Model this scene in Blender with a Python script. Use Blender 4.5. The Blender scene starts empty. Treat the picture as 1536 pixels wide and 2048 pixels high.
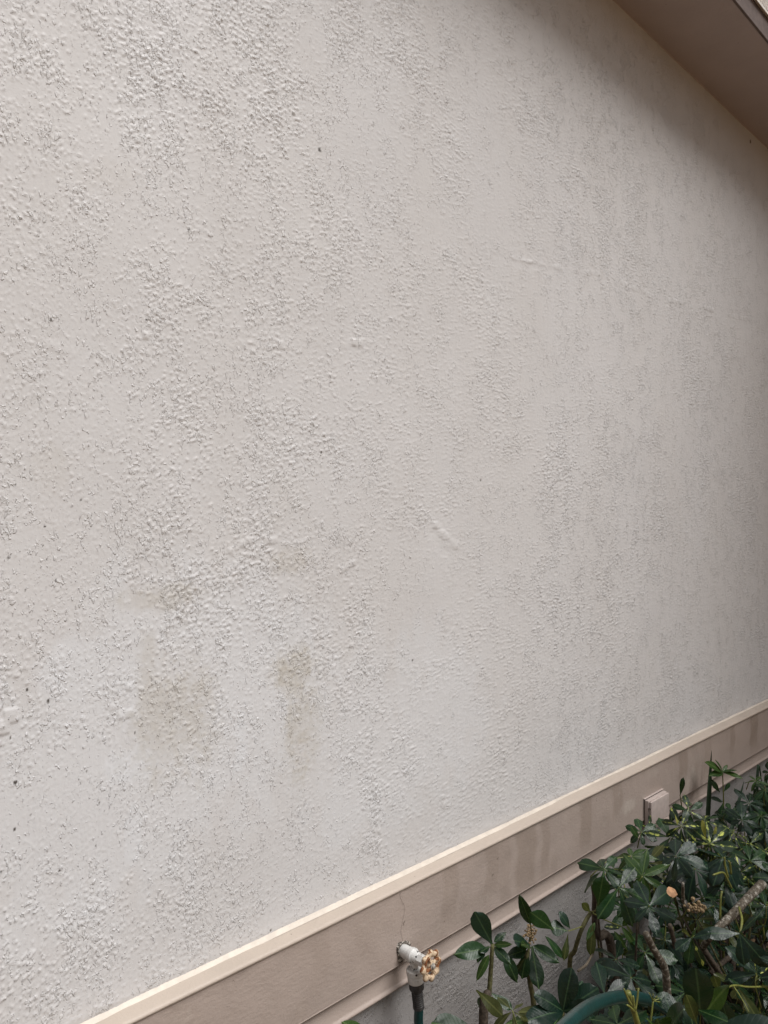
import bpy, bmesh, math, random
import numpy as np
from mathutils import Vector, Matrix

random.seed(11)
S = bpy.context.scene
COL = S.collection
R = math.radians

# ------------------------------------------------------------------ camera, sky, sun, exposure
D, HC = 1.10, 1.50                      # camera distance from the wall (y = 0) and height
F_PX = 1538.0
cam_d = bpy.data.cameras.new('camera')
cam_d.sensor_fit = 'VERTICAL'; cam_d.sensor_height = 24.0
cam_d.lens = 24.0 * F_PX / 2048.0
cam_d.shift_y = 11.0 / 2048.0
cam_d.clip_start = 0.02; cam_d.clip_end = 500
cam = bpy.data.objects.new('camera', cam_d); COL.objects.link(cam)
cam.location = (0, -D, HC)
cam.rotation_euler = (R(90), 0, R(-45))
S.camera = cam

SUN_EL, SUN_AZ = 57.0, 158.0           # azimuth of the sun, from +Y clockwise
w = bpy.data.worlds.new('World'); S.world = w; w.use_nodes = True
nt = w.node_tree; nt.nodes.clear()
sky = nt.nodes.new('ShaderNodeTexSky'); sky.sky_type = 'NISHITA'; sky.sun_disc = False
sky.sun_elevation = R(SUN_EL); sky.sun_rotation = R(SUN_AZ)
sky.air_density = 1.0; sky.dust_density = 4.0; sky.ozone_density = 1.0
hs = nt.nodes.new('ShaderNodeHueSaturation'); hs.inputs['Saturation'].default_value = 0.15
bg = nt.nodes.new('ShaderNodeBackground'); bg.inputs['Strength'].default_value = 0.065
wo = nt.nodes.new('ShaderNodeOutputWorld')
nt.links.new(sky.outputs[0], hs.inputs['Color']); nt.links.new(hs.outputs[0], bg.inputs[0]); nt.links.new(bg.outputs[0], wo.inputs[0])

sl = bpy.data.lights.new('sun', 'SUN'); sl.energy = 2.4; sl.angle = R(40); sl.color = (1.0, 0.978, 0.958)
so = bpy.data.objects.new('sun', sl); COL.objects.link(so)
sd = Vector((math.sin(R(SUN_AZ)) * math.cos(R(SUN_EL)), math.cos(R(SUN_AZ)) * math.cos(R(SUN_EL)), math.sin(R(SUN_EL))))
so.rotation_euler = sd.to_track_quat('Z', 'Y').to_euler()
so.location = sd * 20

S.view_settings.view_transform = 'Standard'; S.view_settings.look = 'None'
S.view_settings.gamma = 1.0; S.view_settings.use_curve_mapping = False
S.view_settings.exposure = 0.47
S.cycles.max_bounces = 8; S.cycles.diffuse_bounces = 5; S.cycles.glossy_bounces = 3
S.cycles.use_denoising = True

# ------------------------------------------------------------------ helpers
def at(px, py, off):
    """point at the distance off in front of the wall that stands at photo position px, py"""
    u = (px - 768) / F_PX; v = (1035 - py) / F_PX; k = math.sqrt(0.5)
    t = (D - off) / (k * (1 - u))
    return Vector((t * k * (1 + u), -off, HC + t * v))

def to_px(p):
    k = math.sqrt(0.5); y = p[1] + D
    z = k * (p[0] + y); x = k * (p[0] - y)
    if z < 0.05: return (-9e3, -9e3)
    return (768 + F_PX * x / z, 1035 - F_PX * (p[2] - HC) / z)

def tip_at(b, px, py, dof=0.):
    """a leaf tip seen at px, py about as far from the viewer as the leaf's base b, dof nearer"""
    k = math.sqrt(0.5); u = (px - 768) / F_PX; v = (1035 - py) / F_PX
    t = k * (b.x + b.y + D) - dof
    p = Vector((t * k * (1 + u), -D + t * k * (1 - u), HC + t * v))
    return p if p.y < -.03 else at(px, py, .03)

def link_mesh(name, me, mat=None, parent=None, loc=None):
    o = bpy.data.objects.new(name, me); COL.objects.link(o)
    if mat and not me.materials: me.materials.append(mat)
    if parent is not None: o.parent = parent
    if loc is not None: o.location = loc
    return o

def tag(o, label=None, cat=None, group=None, kind=None):
    if label: o['label'] = label
    if cat: o['category'] = cat
    if group: o['group'] = group
    if kind: o['kind'] = kind
    return o

def empty(name, loc, label, cat, group=None):
    o = bpy.data.objects.new(name, None); COL.objects.link(o)
    o.location = loc; o.empty_display_size = 0.05
    return tag(o, label, cat, group)

def mesh_np(name, V, Fq, smooth=True):
    me = bpy.data.meshes.new(name)
    V = np.asarray(V, dtype=np.float32); Fq = np.asarray(Fq, dtype=np.int32)
    k = Fq.shape[1]
    me.vertices.add(len(V)); me.vertices.foreach_set('co', V.ravel())
    me.loops.add(Fq.size); me.loops.foreach_set('vertex_index', Fq.ravel())
    me.polygons.add(len(Fq))
    me.polygons.foreach_set('loop_start', np.arange(0, Fq.size, k, dtype=np.int32))
    me.update(calc_edges=True)
    me.polygons.foreach_set('use_smooth', np.full(len(Fq), smooth))
    me.validate(); me.update()
    return me

def grid_faces(nr, nc):
    i = np.arange(nr * nc).reshape(nr, nc)
    return np.stack([i[:-1, :-1], i[:-1, 1:], i[1:, 1:], i[1:, :-1]], -1).reshape(-1, 4)

def set_attr(me, name, arr):
    a = me.attributes.new(name, 'FLOAT', 'POINT'); a.data.foreach_set('value', np.asarray(arr, dtype=np.float32).ravel())

def bm_mesh(name, bm, smooth=False, angle=None):
    me = bpy.data.meshes.new(name); bm.normal_update(); bm.to_mesh(me); bm.free()
    if smooth:
        me.polygons.foreach_set('use_smooth', np.full(len(me.polygons), True))
        if angle is not None: me.set_sharp_from_angle(angle=R(angle))
    me.update()
    return me

def add_box(bm, x0, x1, y0, y1, z0, z1, bev=0.0, seg=2):
    r = bmesh.ops.create_cube(bm, size=1.0)
    vs = r['verts']
    for v in vs:
        v.co = Vector((x0 + (v.co.x + .5) * (x1 - x0), y0 + (v.co.y + .5) * (y1 - y0), z0 + (v.co.z + .5) * (z1 - z0)))
    if bev:
        es = list({e for v in vs for e in v.link_edges})
        bmesh.ops.bevel(bm, geom=es, offset=bev, segments=seg, profile=0.6, affect='EDGES')

def catmull(pts, n):
    P = [Vector(p) for p in pts]; P = [P[0] * 2 - P[1]] + P + [P[-1] * 2 - P[-2]]
    out = []
    for i in range(1, len(P) - 2):
        for k in range(n):
            t = k / n; a, b, c, d = P[i - 1], P[i], P[i + 1], P[i + 2]
            out.append(0.5 * ((2 * b) + (c - a) * t + (2 * a - 5 * b + 4 * c - d) * t * t + (3 * b - a - 3 * c + d) * t ** 3))
    out.append(P[-2]); return out

def tube(bm, pts, radii, seg=8, cap=True, wob=0.0):
    pts = [Vector(p) for p in pts]
    if not hasattr(radii, '__len__'): radii = [radii] * len(pts)
    rings = []; up = None
    for i, p in enumerate(pts):
        t = (pts[min(i + 1, len(pts) - 1)] - pts[max(i - 1, 0)])
        if t.length < 1e-9: t = Vector((0, 0, 1))
        t.normalize()
        if up is None: up = t.orthogonal().normalized()
        up = (up - t * up.dot(t))
        if up.length < 1e-6: up = t.orthogonal()
        up.normalize(); sd_ = t.cross(up)
        ring = []
        for k in range(seg):
            a = 2 * math.pi * k / seg
            rr = radii[i] * (1 + (random.uniform(-wob, wob) if wob else 0))
            ring.append(bm.verts.new(p + (up * math.cos(a) + sd_ * math.sin(a)) * rr))
        rings.append(ring)
    for a, b in zip(rings[:-1], rings[1:]):
        for k in range(seg):
            bm.faces.new((a[k], a[(k + 1) % seg], b[(k + 1) % seg], b[k]))
    if cap:
        bm.faces.new(list(reversed(rings[0]))); bm.faces.new(rings[-1])

def lathe(bm, prof, M, seg=24):
    """prof: (radius, height) pairs, turned about local Z, placed by M"""
    rings = []
    for r, h in prof:
        rings.append([bm.verts.new(M @ Vector((r * math.cos(2 * math.pi * k / seg), r * math.sin(2 * math.pi * k / seg), h))) for k in range(seg)])
    for a, b in zip(rings[:-1], rings[1:]):
        for k in range(seg):
            bm.faces.new((a[k], a[(k + 1) % seg], b[(k + 1) % seg], b[k]))
    bm.faces.new(list(reversed(rings[0]))); bm.faces.new(rings[-1])

def frame(z, origin=(0, 0, 0), x=None):
    z = Vector(z).normalized()
    x = Vector(x) if x is not None else z.orthogonal()
    x = (x - z * x.dot(z)).normalized(); y = z.cross(x)
    m = Matrix((x, y, z)).transposed().to_4x4(); m.translation = Vector(origin); return m

# ------------------------------------------------------------------ materials
class NT:
    def __init__(s, name):
        s.m = bpy.data.materials.new(name); s.m.use_nodes = True
        s.t = s.m.node_tree; s.t.nodes.clear()
        s.out = s.n('ShaderNodeOutputMaterial')
    def n(s, typ, **kw):
        nd = s.t.nodes.new(typ)
        for k, v in kw.items():
            if k in nd.inputs: 
                try: nd.inputs[k].default_value = v
                except Exception: s.t.links.new(v, nd.inputs[k])
            else: setattr(nd, k, v)
        return nd
    def l(s, a, b): s.t.links.new(a, b)
    def setin(s, sock, v):
        if isinstance(v, bpy.types.NodeSocket): s.l(v, sock)
        else: sock.default_value = v
    def coord(s, which='Object', scale=(1, 1, 1), rot=(0, 0, 0)):
        c = s.n('ShaderNodeTexCoord'); mp = s.n('ShaderNodeMapping'); s.l(c.outputs[which], mp.inputs[0])
        mp.inputs['Scale'].default_value = scale; mp.inputs['Rotation'].default_value = rot; return mp.outputs[0]
    def noise(s, vec, scale, detail=3, rough=.5, dist=0.):
        nd = s.n('ShaderNodeTexNoise'); s.l(vec, nd.inputs['Vector'])
        nd.inputs['Scale'].default_value = scale; nd.inputs['Detail'].default_value = detail
        nd.inputs['Roughness'].default_value = rough; nd.inputs['Distortion'].default_value = dist
        return nd.outputs['Fac']
    def math(s, op, a, b=0., c=0.):
        nd = s.n('ShaderNodeMath', operation=op)
        for i, v in enumerate((a, b, c)): s.setin(nd.inputs[i], v)
        return nd.outputs[0]
    def ramp(s, fac, a, b, lo=0., hi=1.):
        nd = s.n('ShaderNodeMapRange', interpolation_type='SMOOTHSTEP'); s.l(fac, nd.inputs[0])
        for k, v in zip(('From Min', 'From Max', 'To Min', 'To Max'), (a, b, lo, hi)): nd.inputs[k].default_value = v
        return nd.outputs[0]
    def mix(s, fac, a, b):
        nd = s.n('ShaderNodeMix', data_type='RGBA')
        s.setin(nd.inputs[0], fac)
        for i, v in ((6, a), (7, b)):
            if isinstance(v, bpy.types.NodeSocket): s.l(v, nd.inputs[i])
            else: nd.inputs[i].default_value = (*v, 1) if len(v) == 3 else v
        return nd.outputs[2]
    def attr(s, name):
        nd = s.n('ShaderNodeAttribute', attribute_name=name); return nd.outputs['Fac']
    def bump(s, h, dist, strength=1.0, normal=None):
        nd = s.n('ShaderNodeBump'); nd.inputs['Strength'].default_value = strength; nd.inputs['Distance'].default_value = dist
        s.l(h, nd.inputs['Height'])
        if normal: s.l(normal, nd.inputs['Normal'])
        return nd.outputs[0]
    def bsdf(s, col, rough=.6, spec=.4, normal=None, metal=0.):
        p = s.n('ShaderNodeBsdfPrincipled')
        if isinstance(col, bpy.types.NodeSocket): s.l(col, p.inputs['Base Color'])
        else: p.inputs['Base Color'].default_value = (*col, 1)
        s.setin(p.inputs['Roughness'], rough); s.setin(p.inputs['Metallic'], metal)
        p.inputs['Specular IOR Level'].default_value = spec
        if normal: s.l(normal, p.inputs['Normal'])
        s.l(p.outputs[0], s.out.inputs[0]); return p

WX0 = 0.0
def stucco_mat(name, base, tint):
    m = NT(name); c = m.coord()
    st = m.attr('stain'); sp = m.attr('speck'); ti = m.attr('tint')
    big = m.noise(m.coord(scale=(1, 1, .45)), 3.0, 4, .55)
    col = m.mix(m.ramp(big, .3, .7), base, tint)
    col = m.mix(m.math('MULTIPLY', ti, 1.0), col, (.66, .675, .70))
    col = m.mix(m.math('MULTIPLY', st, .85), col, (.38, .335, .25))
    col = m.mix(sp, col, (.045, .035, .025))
    fine = m.noise(c, 420, 3, .6); mid = m.noise(c, 130, 2, .5)
    rg = m.attr('rough')
    la = m.noise(m.coord(scale=(1, 1, .50), rot=(0, .60, 0)), 190, 2, .5, .35)
    lb = m.noise(m.coord(scale=(1, 1, .50), rot=(0, -.45, 0)), 175, 2, .5, .35)
    lc = m.noise(m.coord(scale=(1, 1, .85)), 330, 1, .5, .4)
    sx = m.n('ShaderNodeSeparateXYZ'); m.l(c, sx.inputs[0]); xf = m.ramp(sx.outputs[0], WX0 + .75, WX0 + 2.0)
    def blend(a, b): return m.math('ADD', m.math('MULTIPLY', a, m.math('SUBTRACT', 1., xf)), m.math('MULTIPLY', b, xf))
    la = blend(la, m.noise(m.coord(scale=(1, 1, .6), rot=(0, .60, 0)), 215, 2, .5, .3)); lb = blend(lb, m.noise(m.coord(scale=(1, 1, .9), rot=(0, -.45, 0)), 200, 2, .5, .3))
    th = m.math('SUBTRACT', .690, m.math('MULTIPLY', rg, .125))
    l1 = m.ramp(m.math('SUBTRACT', la, th), 0., .095); l2 = m.ramp(m.math('SUBTRACT', lb, th), 0., .095)
    l3 = m.ramp(m.math('SUBTRACT', lc, m.math('ADD', th, .01)), 0., .06)
    h = m.math('ADD', m.math('MULTIPLY', fine, .30), m.math('MULTIPLY', mid, .35))
    fade = m.math('ADD', 1., m.math('MULTIPLY', xf, .35))
    h = m.math('ADD', h, m.math('MULTIPLY', m.math('MAXIMUM', l1, l2), 1.35)); h = m.math('MULTIPLY', m.math('ADD', h, m.math('MULTIPLY', l3, .55)), fade)
    m.bsdf(col, m.ramp(big, .3, .75, .44, .56), .42, m.bump(h, .00066, 1.0)); return m.m

def trim_mat(name, base, stained=True):
    m = NT(name); c = m.coord()
    big = m.noise(c, 6, 4, .6); fine = m.noise(c, 300, 3, .6); mid = m.noise(m.coord(scale=(1, 1, 1.6)), 90, 3, .55)
    col = m.mix(m.ramp(big, .3, .7), base, tuple(x * .92 for x in base))
    if stained:
        col = m.mix(m.attr('stain'), col, (.17, .125, .088))
        col = m.mix(m.attr('chalk'), col, (.50, .45, .40))
    dots = m.noise(c, 75, 2, .5)
    col = m.mix(m.ramp(dots, .745, .775, 0, .55), col, (.09, .07, .055))
    h = m.math('ADD', m.math('MULTIPLY', fine, .4), mid)
    m.bsdf(col, .48, .4, m.bump(h, .0011, .8)); return m.m

def plain_mat(name, base, rough=.5, spec=.4, var=.15, scale=40, bump=.0004, bscale=200):
    m = NT(name); c = m.coord()
    f = m.noise(c, scale, 4, .6)
    col = m.mix(m.ramp(f, .3, .7), tuple(x * (1 - var) for x in base), tuple(min(1, x * (1 + var)) for x in base))
    m.bsdf(col, rough, spec, m.bump(m.noise(c, bscale, 3, .6), bump)); return m.m

def worn_mat(name, paint, under, thr, scale=120, rough=.5, under2=None):
    m = NT(name); c = m.coord()
    f = m.noise(c, scale, 5, .65, .3)
    k = m.ramp(f, thr, thr + .05)
    u = under if under2 is None else m.mix(m.ramp(m.noise(c, scale * 2.2, 3), .4, .6), under, under2)
    dirty = m.mix(m.ramp(m.noise(c, scale * .5, 4, .7), .45, .7, 0, .45), paint, tuple(x * .55 for x in paint))
    col = m.mix(k, dirty, u)
    m.bsdf(col, m.ramp(f, thr, thr + .05, rough, .85), .4, m.bump(m.math('SUBTRACT', m.noise(c, 500, 3), k), .0006, .8)); return m.m

def leaf_mat(name, dark, light, vein, rough=.3, variegate=None, backlight=.16, spots=True):
    """local x runs along the midrib, y across"""
    m = NT(name)
    tc = m.n('ShaderNodeTexCoord'); sep = m.n('ShaderNodeSeparateXYZ'); m.l(tc.outputs['Object'], sep.inputs[0])
    oi = m.n('ShaderNodeObjectInfo'); rnd = oi.outputs['Random']
    shift = m.n('ShaderNodeVectorMath', operation='ADD'); m.l(tc.outputs['Object'], shift.inputs[0])
    cmb = m.n('ShaderNodeCombineXYZ'); m.l(m.math('MULTIPLY', rnd, 31.), cmb.inputs[0]); m.l(m.math('MULTIPLY', rnd, 17.), cmb.inputs[2]); m.l(cmb.outputs[0], shift.inputs[1])
    vec = shift.outputs[0]
    col = m.mix(m.ramp(rnd, .1, .95), dark, light)
    col = m.mix(m.ramp(m.noise(vec, 45, 3), .35, .75, 0, .55), col, light)
    ay = m.math('ABSOLUTE', sep.outputs[1])
    if variegate:
        wv = m.math('MULTIPLY', m.noise(vec, 60, 3, .6), .022)
        th = m.math('SUBTRACT', wv, .0108)
        patch = m.ramp(m.math('SUBTRACT', th, ay), -.0006, .0006)
        col = m.mix(patch, col, variegate)
    mid = m.ramp(ay, .0005, .0013, .75, 0)
    col = m.mix(mid, col, vein)
    # side veins
    sv = m.math('FRACT', m.math('MULTIPLY', m.math('SUBTRACT', sep.outputs[0], m.math('MULTIPLY', ay, .8)), 170.))
    svl = m.ramp(m.math('ABSOLUTE', m.math('SUBTRACT', sv, .5)), .0, .12, 1, 0)
    col = m.mix(m.math('MULTIPLY', svl, .07), col, vein)
    if spots:
        col = m.mix(m.ramp(m.noise(vec, 160, 4, .7), .66, .72, 0, .6), col, (.10, .085, .03))
    wet = m.ramp(m.noise(vec, 40, 2, .5), .35, .7, rough + .04, rough + .22)
    h = m.math('ADD', m.math('MULTIPLY', m.noise(vec, 45, 2, .5), 1.0), m.math('MULTIPLY', svl, -.05))
    nrm = m.bump(h, .003, .75)
    p = m.bsdf(col, wet, .34, nrm)
    tr = m.n('ShaderNodeBsdfTranslucent'); m.l(m.mix(.5, col, (.12, .2, .02)), tr.inputs[0])
    mx = m.n('ShaderNodeMixShader'); mx.inputs[0].default_value = backlight
    m.l(p.outputs[0], mx.inputs[1]); m.l(tr.outputs[0], mx.inputs[2]); m.l(mx.outputs[0], m.out.inputs[0])
    return m.m

def bark_mat(name, base, lichen, amount):
    m = NT(name); c = m.coord()
    f = m.noise(c, 90, 5, .7); g = m.noise(m.coord(scale=(1, 1, .7)), 150, 3, .6)
    col = m.mix(m.ramp(g, .35, .65), tuple(x * .5 for x in base), base)
    col = m.mix(m.ramp(f, 1 - amount, 1 - amount + .12, 0, .9), col, lichen)
    m.bsdf(col, .8, .25, m.bump(m.math('ADD', f, m.math('MULTIPLY', g, .4)), .003, .8)); return m.m

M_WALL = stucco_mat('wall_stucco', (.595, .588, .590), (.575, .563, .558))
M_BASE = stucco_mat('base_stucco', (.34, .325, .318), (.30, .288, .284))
M_TRIM = trim_mat('trim_paint', (.385, .318, .280))
M_SILL = trim_mat('sill_paint', (.44, .375, .318), False)
M_SOFF = trim_mat('soffit_paint', (.42, .352, .332), False)
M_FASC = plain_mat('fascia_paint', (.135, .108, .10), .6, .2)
M_DRIP = plain_mat('drip_metal', (.78, .75, .71), .4, .5, .06)
M_CAULK = plain_mat('caulk', (.58, .52, .45), .5, .4, .08)
M_SHING = plain_mat('shingle', (.36, .32, .285), .9, .2, .5, 160, .002, 320)
M_CRACK = plain_mat('crack_dark', (.27, .22, .195), .9)
M_SOIL = plain_mat('soil', (.055, .042, .032), .95, .2, .6, 30, .02, 40)
M_BARK = bark_mat('bark', (.085, .066, .05), (.25, .24, .20), .36)
M_LICH = bark_mat('lichen_bark', (.10, .082, .06), (.29, .27, .235), .50)
M_STEM = bark_mat('green_stem', (.12, .115, .05), (.2, .19, .12), .35)
M_TWIG = plain_mat('dry_twig', (.20, .17, .13), .8, .2, .3)
M_PET = plain_mat('petiole', (.14, .15, .035), .45, .4, .25, 60)
M_GREEN = leaf_mat('leaf_green', (.0042, .016, .0075), (.011, .040, .011), (.07, .12, .04), .22)
M_BLUE = leaf_mat('leaf_bluegreen', (.0038, .0135, .0095), (.007, .024, .015), (.045, .085, .04), .23)
M_VARI = leaf_mat('leaf_variegated', (.005, .015, .009), (.011, .028, .012), (.1, .14, .04), .23, (.46, .50, .11))
M_YOUNG = leaf_mat('leaf_young', (.018, .048, .013), (.036, .078, .017), (.10, .15, .045), .22, None, .32)
M_OLIVE = leaf_mat('leaf_olive', (.028, .042, .010), (.050, .056, .013), (.12, .13, .04), .28, None, .3)
M_YELL = leaf_mat('leaf_yellow', (.20, .20, .04), (.27, .27, .06), (.35, .3, .1), .4, None, .3)
M_BLADE = leaf_mat('leaf_blade', (.016, .034, .022), (.024, .05, .026), (.04, .07, .035), .38, None, .15, False)
M_DEAD = plain_mat('dead_leaf', (.33, .185, .10), .8, .3, .3, 60, .003, 70)
M_DRY = plain_mat('dry_seed', (.21, .15, .085), .85, .2, .4, 200)
M_HOSE = plain_mat('hose_rubber', (.006, .036, .035), .28, .5, .2, 60, .0003)
M_BLACK = plain_mat('black_rubber', (.035, .033, .033), .5, .4, .35, 150)
M_TAP = worn_mat('tap_paint', (.60, .60, .585), (.06, .058, .055), .585, 95, .45)
M_BREAK = worn_mat('breaker_paint', (.56, .55, .53), (.22, .21, .19), .62, 130, .45)
M_RUST = worn_mat('wheel_paint', (.56, .43, .295), (.12, .042, .016), .50, 105, .6, (.25, .10, .035))
M_METAL = plain_mat('dull_metal', (.30, .28, .25), .45, .5, .4, 200)
M_PATCH = worn_mat('patch_plaster', (.42, .38, .335), (.07, .06, .05), .50, 150, .8)
M_BOX = plain_mat('box_paint', (.47, .40, .37), .45, .45, .08, 50, .0003)
M_GASK = plain_mat('gasket', (.03, .022, .02), .8)

# ------------------------------------------------------------------ ground
bm = bmesh.new()
bmesh.ops.create_grid(bm, x_segments=1, y_segments=1, size=80)
g_ = link_mesh('ground', bm_mesh('ground', bm), plain_mat('lawn_soil', (.25, .165, .095), .95, .2, .25, 3, .02, 30)); tag(g_, kind='structure')

rng = np.random.default_rng(5)
xs = np.concatenate([np.linspace(-1.4, .8, 40), np.linspace(.82, 3.6, 170), np.linspace(3.65, 6.5, 40)]); ys = np.linspace(-.95, -.002, 70)
X, Y = np.meshgrid(xs, ys)
Z = .012 + rng.normal(0, .006, X.shape) + .012 * np.sin(X * 9 + 2 * np.sin(Y * 13)) * np.sin(Y * 11 + X * 3)
Z[0] = -.01; Z[:, 0] = -.01; Z[:, -1] = -.01
bed = link_mesh('soil_bed', mesh_np('soil_bed', np.stack([X, Y, Z], -1).reshape(-1, 3), grid_faces(*X.shape)), M_SOIL); tag(bed, kind='structure')

# ------------------------------------------------------------------ the house
ZS = 0.7627            # top of the sill ledge
ZSOF = 2.987           # underside of the soffit
XL, XR = -1.3, 6.0
house = empty('house', (XL, 0, 0), 'house with cream troweled stucco wall, taupe trim band and dark shaded eave', 'house')
def part(name, me, mat, parent=house): 
    o = link_mesh(name, me, mat, parent)
    o.matrix_parent_inverse = Matrix.Translation(-Vector((XL, 0, 0)))
    return o

# relief of the stucco as filtered random fields on a 2 mm lattice
RES = 0.0015
NX, NZ = 2400, 1960
fx = np.fft.rfftfreq(NX, RES)[None, :]; fz = np.fft.fftfreq(NZ, RES)[:, None]
def field(H):
    n = rng.standard_normal((NZ, NX), dtype=np.float32)
    f = np.fft.irfft2(np.fft.rfft2(n) * H, s=(NZ, NX)); f -= f.mean(); return (f / f.std()).astype(np.float32)
def band(wx, wz, ang=0., bw=.35):
    a = R(ang); u = fx * math.cos(a) + fz * math.sin(a); v = -fx * math.sin(a) + fz * math.cos(a)
    r = np.sqrt((u * wx) ** 2 + (v * wz) ** 2); return np.exp(-.5 * ((r - 1) / bw) ** 2)
def low(wx, wz): return np.exp(-.5 * ((fx * wx) ** 2 + (fz * wz) ** 2) * 4)
def sm(a, b, x):
    t = np.clip((x - a) / (b - a), 0, 1); return t * t * (3 - 2 * t)

a_ = field(band(.0085, .0072, 0, .55)); b_ = field(band(.016, .0068, 38, .55)); c_ = field(band(.016, .0068, -34, .55)); d_ = field(band(.0054, .0048, 0, .4))
mA = field(low(.16, .30)); mB = field(low(.03, .20)); ori = sm(-1, 1, field(low(.30, .30))); mC = field(low(.05, .05)); mD = field(low(.018, .024))
cover = (.42 * mA + .22 * mB + .6 * mC + .75 * mD); cover /= cover.std()
f = .8 * a_ + .8 * (ori * b_ + (1 - ori) * c_); f /= f.std()
T = 1.02 - .36 * cover
amp = .85 + .28 * field(low(.2, .2))
Hh = .00145 * np.clip(amp, .35, 1.5) * sm(T, T + .32, f)
Hh += .0011 * sm(1.75, 2.05, field(band(.015, .0105, 25, .5)) + .35 * mA + .3 * mC) * sm(-.6, .8, mA)
Hh += .0005 * sm(.7, 1.2, d_ + .45 * mB - .35 * mC) * sm(-1.1, .5, -mA + mC)
drag = field(band(.009, .30, 0, .5)); Hh += .00011 * drag * sm(-.4, .8, mB)
wormf = field(band(.045, .06, 15, .4)); Hh += .0008 * sm(.09, .0, np.abs(wormf)) * sm(.6, 1.4, field(low(.09, .12)))
Hh += .0005 * field(low(.14, .2)) + .0006 * field(low(.5, .5))
Hh -= Hh.min(); Hh = Hh.astype(np.float32)
del a_, b_, c_, d_, drag, wormf, f, T

# single trowel marks seen on the wall: short ridges and scores
XX = XL + np.arange(NX) * RES
def stroke(pts, wdt, ht):
    wdt *= .62; ht *= .62
    P = [at(px, py, 0) for px, py in pts]; wob_ = 0.
    for p, q in zip(P[:-1], P[1:]):
        n = max(2, int((q - p).length / .003))
        for k in range(n):
            wob_ = wob_ * .9 + random.gauss(0, .0009); hk = ht * random.uniform(.2, 1.0)
            if random.random() < .3: continue
            c = p.lerp(q, k / n) + Vector((wob_, 0, wob_)); ix = int(c.x / RES); iz = int((c.z - .1) / RES)
            r = int(wdt * 2.5 / RES) + 1
            if ix < r or iz < r or ix > NX - r - 1 or iz > NZ - r - 1: continue
            gx = (np.arange(ix - r, ix + r + 1) * RES - c.x)[None, :]; gz = (np.arange(iz - r, iz + r + 1) * RES + .1 - c.z)[:, None]
            K = hk * np.exp(-((gx ** 2 + gz ** 2) / wdt ** 2)); sl_ = Hh[iz - r:iz + r + 1, ix - r:ix + r + 1]
            base = Hm[iz, ix]
            if ht > 0: np.maximum(sl_, base + K, out=sl_)
            else: np.minimum(sl_, np.maximum(base + K, 0), out=sl_)
Hm = Hh.copy()
for pts, wd, ht in [
    ([(868, 1048), (890, 1075), (918, 1105)], .0042, .0022), ([(855, 1060), (880, 1092), (910, 1112)], .005, -.0016),
    ([(985, 507), (1040, 522), (1110, 535), (1180, 545), (1215, 552), (1300, 590), (1390, 612), (1500, 640)], .0035, .0010), ([(985, 512), (1040, 528), (1110, 541)], .003, -.001),
    ([(683, 945), (692, 965), (702, 976)], .0022, .0015), ([(290, 1640), (297, 1690), (292, 1780)], .003, .0016),
    ([(700, 1130), (703, 1200), (702, 1300)], .0016, .0009), ([(262, 1310), (264, 1400), (262, 1480)], .002, .0012),
    ([(822, 640), (824, 760), (824, 880)], .0014, -.0008), ([(215, 1405), (245, 1438), (265, 1420)], .0025, .0012),
    ([(85, 685), (120, 690), (160, 710)], .0035, .0014), ([(240, 640), (285, 655), (300, 690)], .0022, .0011),
    ([(1160, 500), (1178, 600), (1180, 715)], .0025, -.0009), ([(1225, 560), (1232, 680), (1240, 790)], .002, -.0007),
    ([(0, 1455), (15, 1440), (30, 1420)], .005, .0022), ([(560, 690), (620, 688), (680, 690), (760, 688)], .003, .0009),
    ([(30, 860), (45, 830), (75, 800)], .0025, -.001), ([(752, 1560), (754, 1650), (760, 1750)], .0016, .001),
    ([(1098, 1450), (1104, 1480), (1115, 1505)], .003, .0014), ([(893, 1440), (888, 1560), (880, 1700)], .002, .0009),
    ([(460, 1100), (500, 1080), (560, 1075)], .0025, .0011), ([(660, 1150), (700, 1130), (730, 1100)], .0025, .0012)]:
    stroke(pts, wd, ht)

def sample(A, x, z):
    gx = np.mod(x / RES, NX); gz = np.clip((z - .1) / RES, 0, NZ - 2)
    i = np.floor(gx).astype(int) % NX; i2 = (i + 1) % NX; j = gz.astype(int); p = (gx - np.floor(gx)); q = (gz - j)
    return A[j, i] * (1 - p) * (1 - q) + A[j, i2] * p * (1 - q) + A[j + 1, i] * (1 - p) * q + A[j + 1, i2] * p * q

def col_spacing():
    x = XL; out = [x]
    while x < XR:
        if x < .30: st = .012
        elif x > 3.4: st = .014
        else:
            u = (x - D) / (x + D); st = min(.0042, max(.0016, 1.15 * 2.2 / (1 - u) ** 2 / 769))
        x += st; out.append(min(x, XR))
    return np.array(out)
cols = col_spacing()
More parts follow.
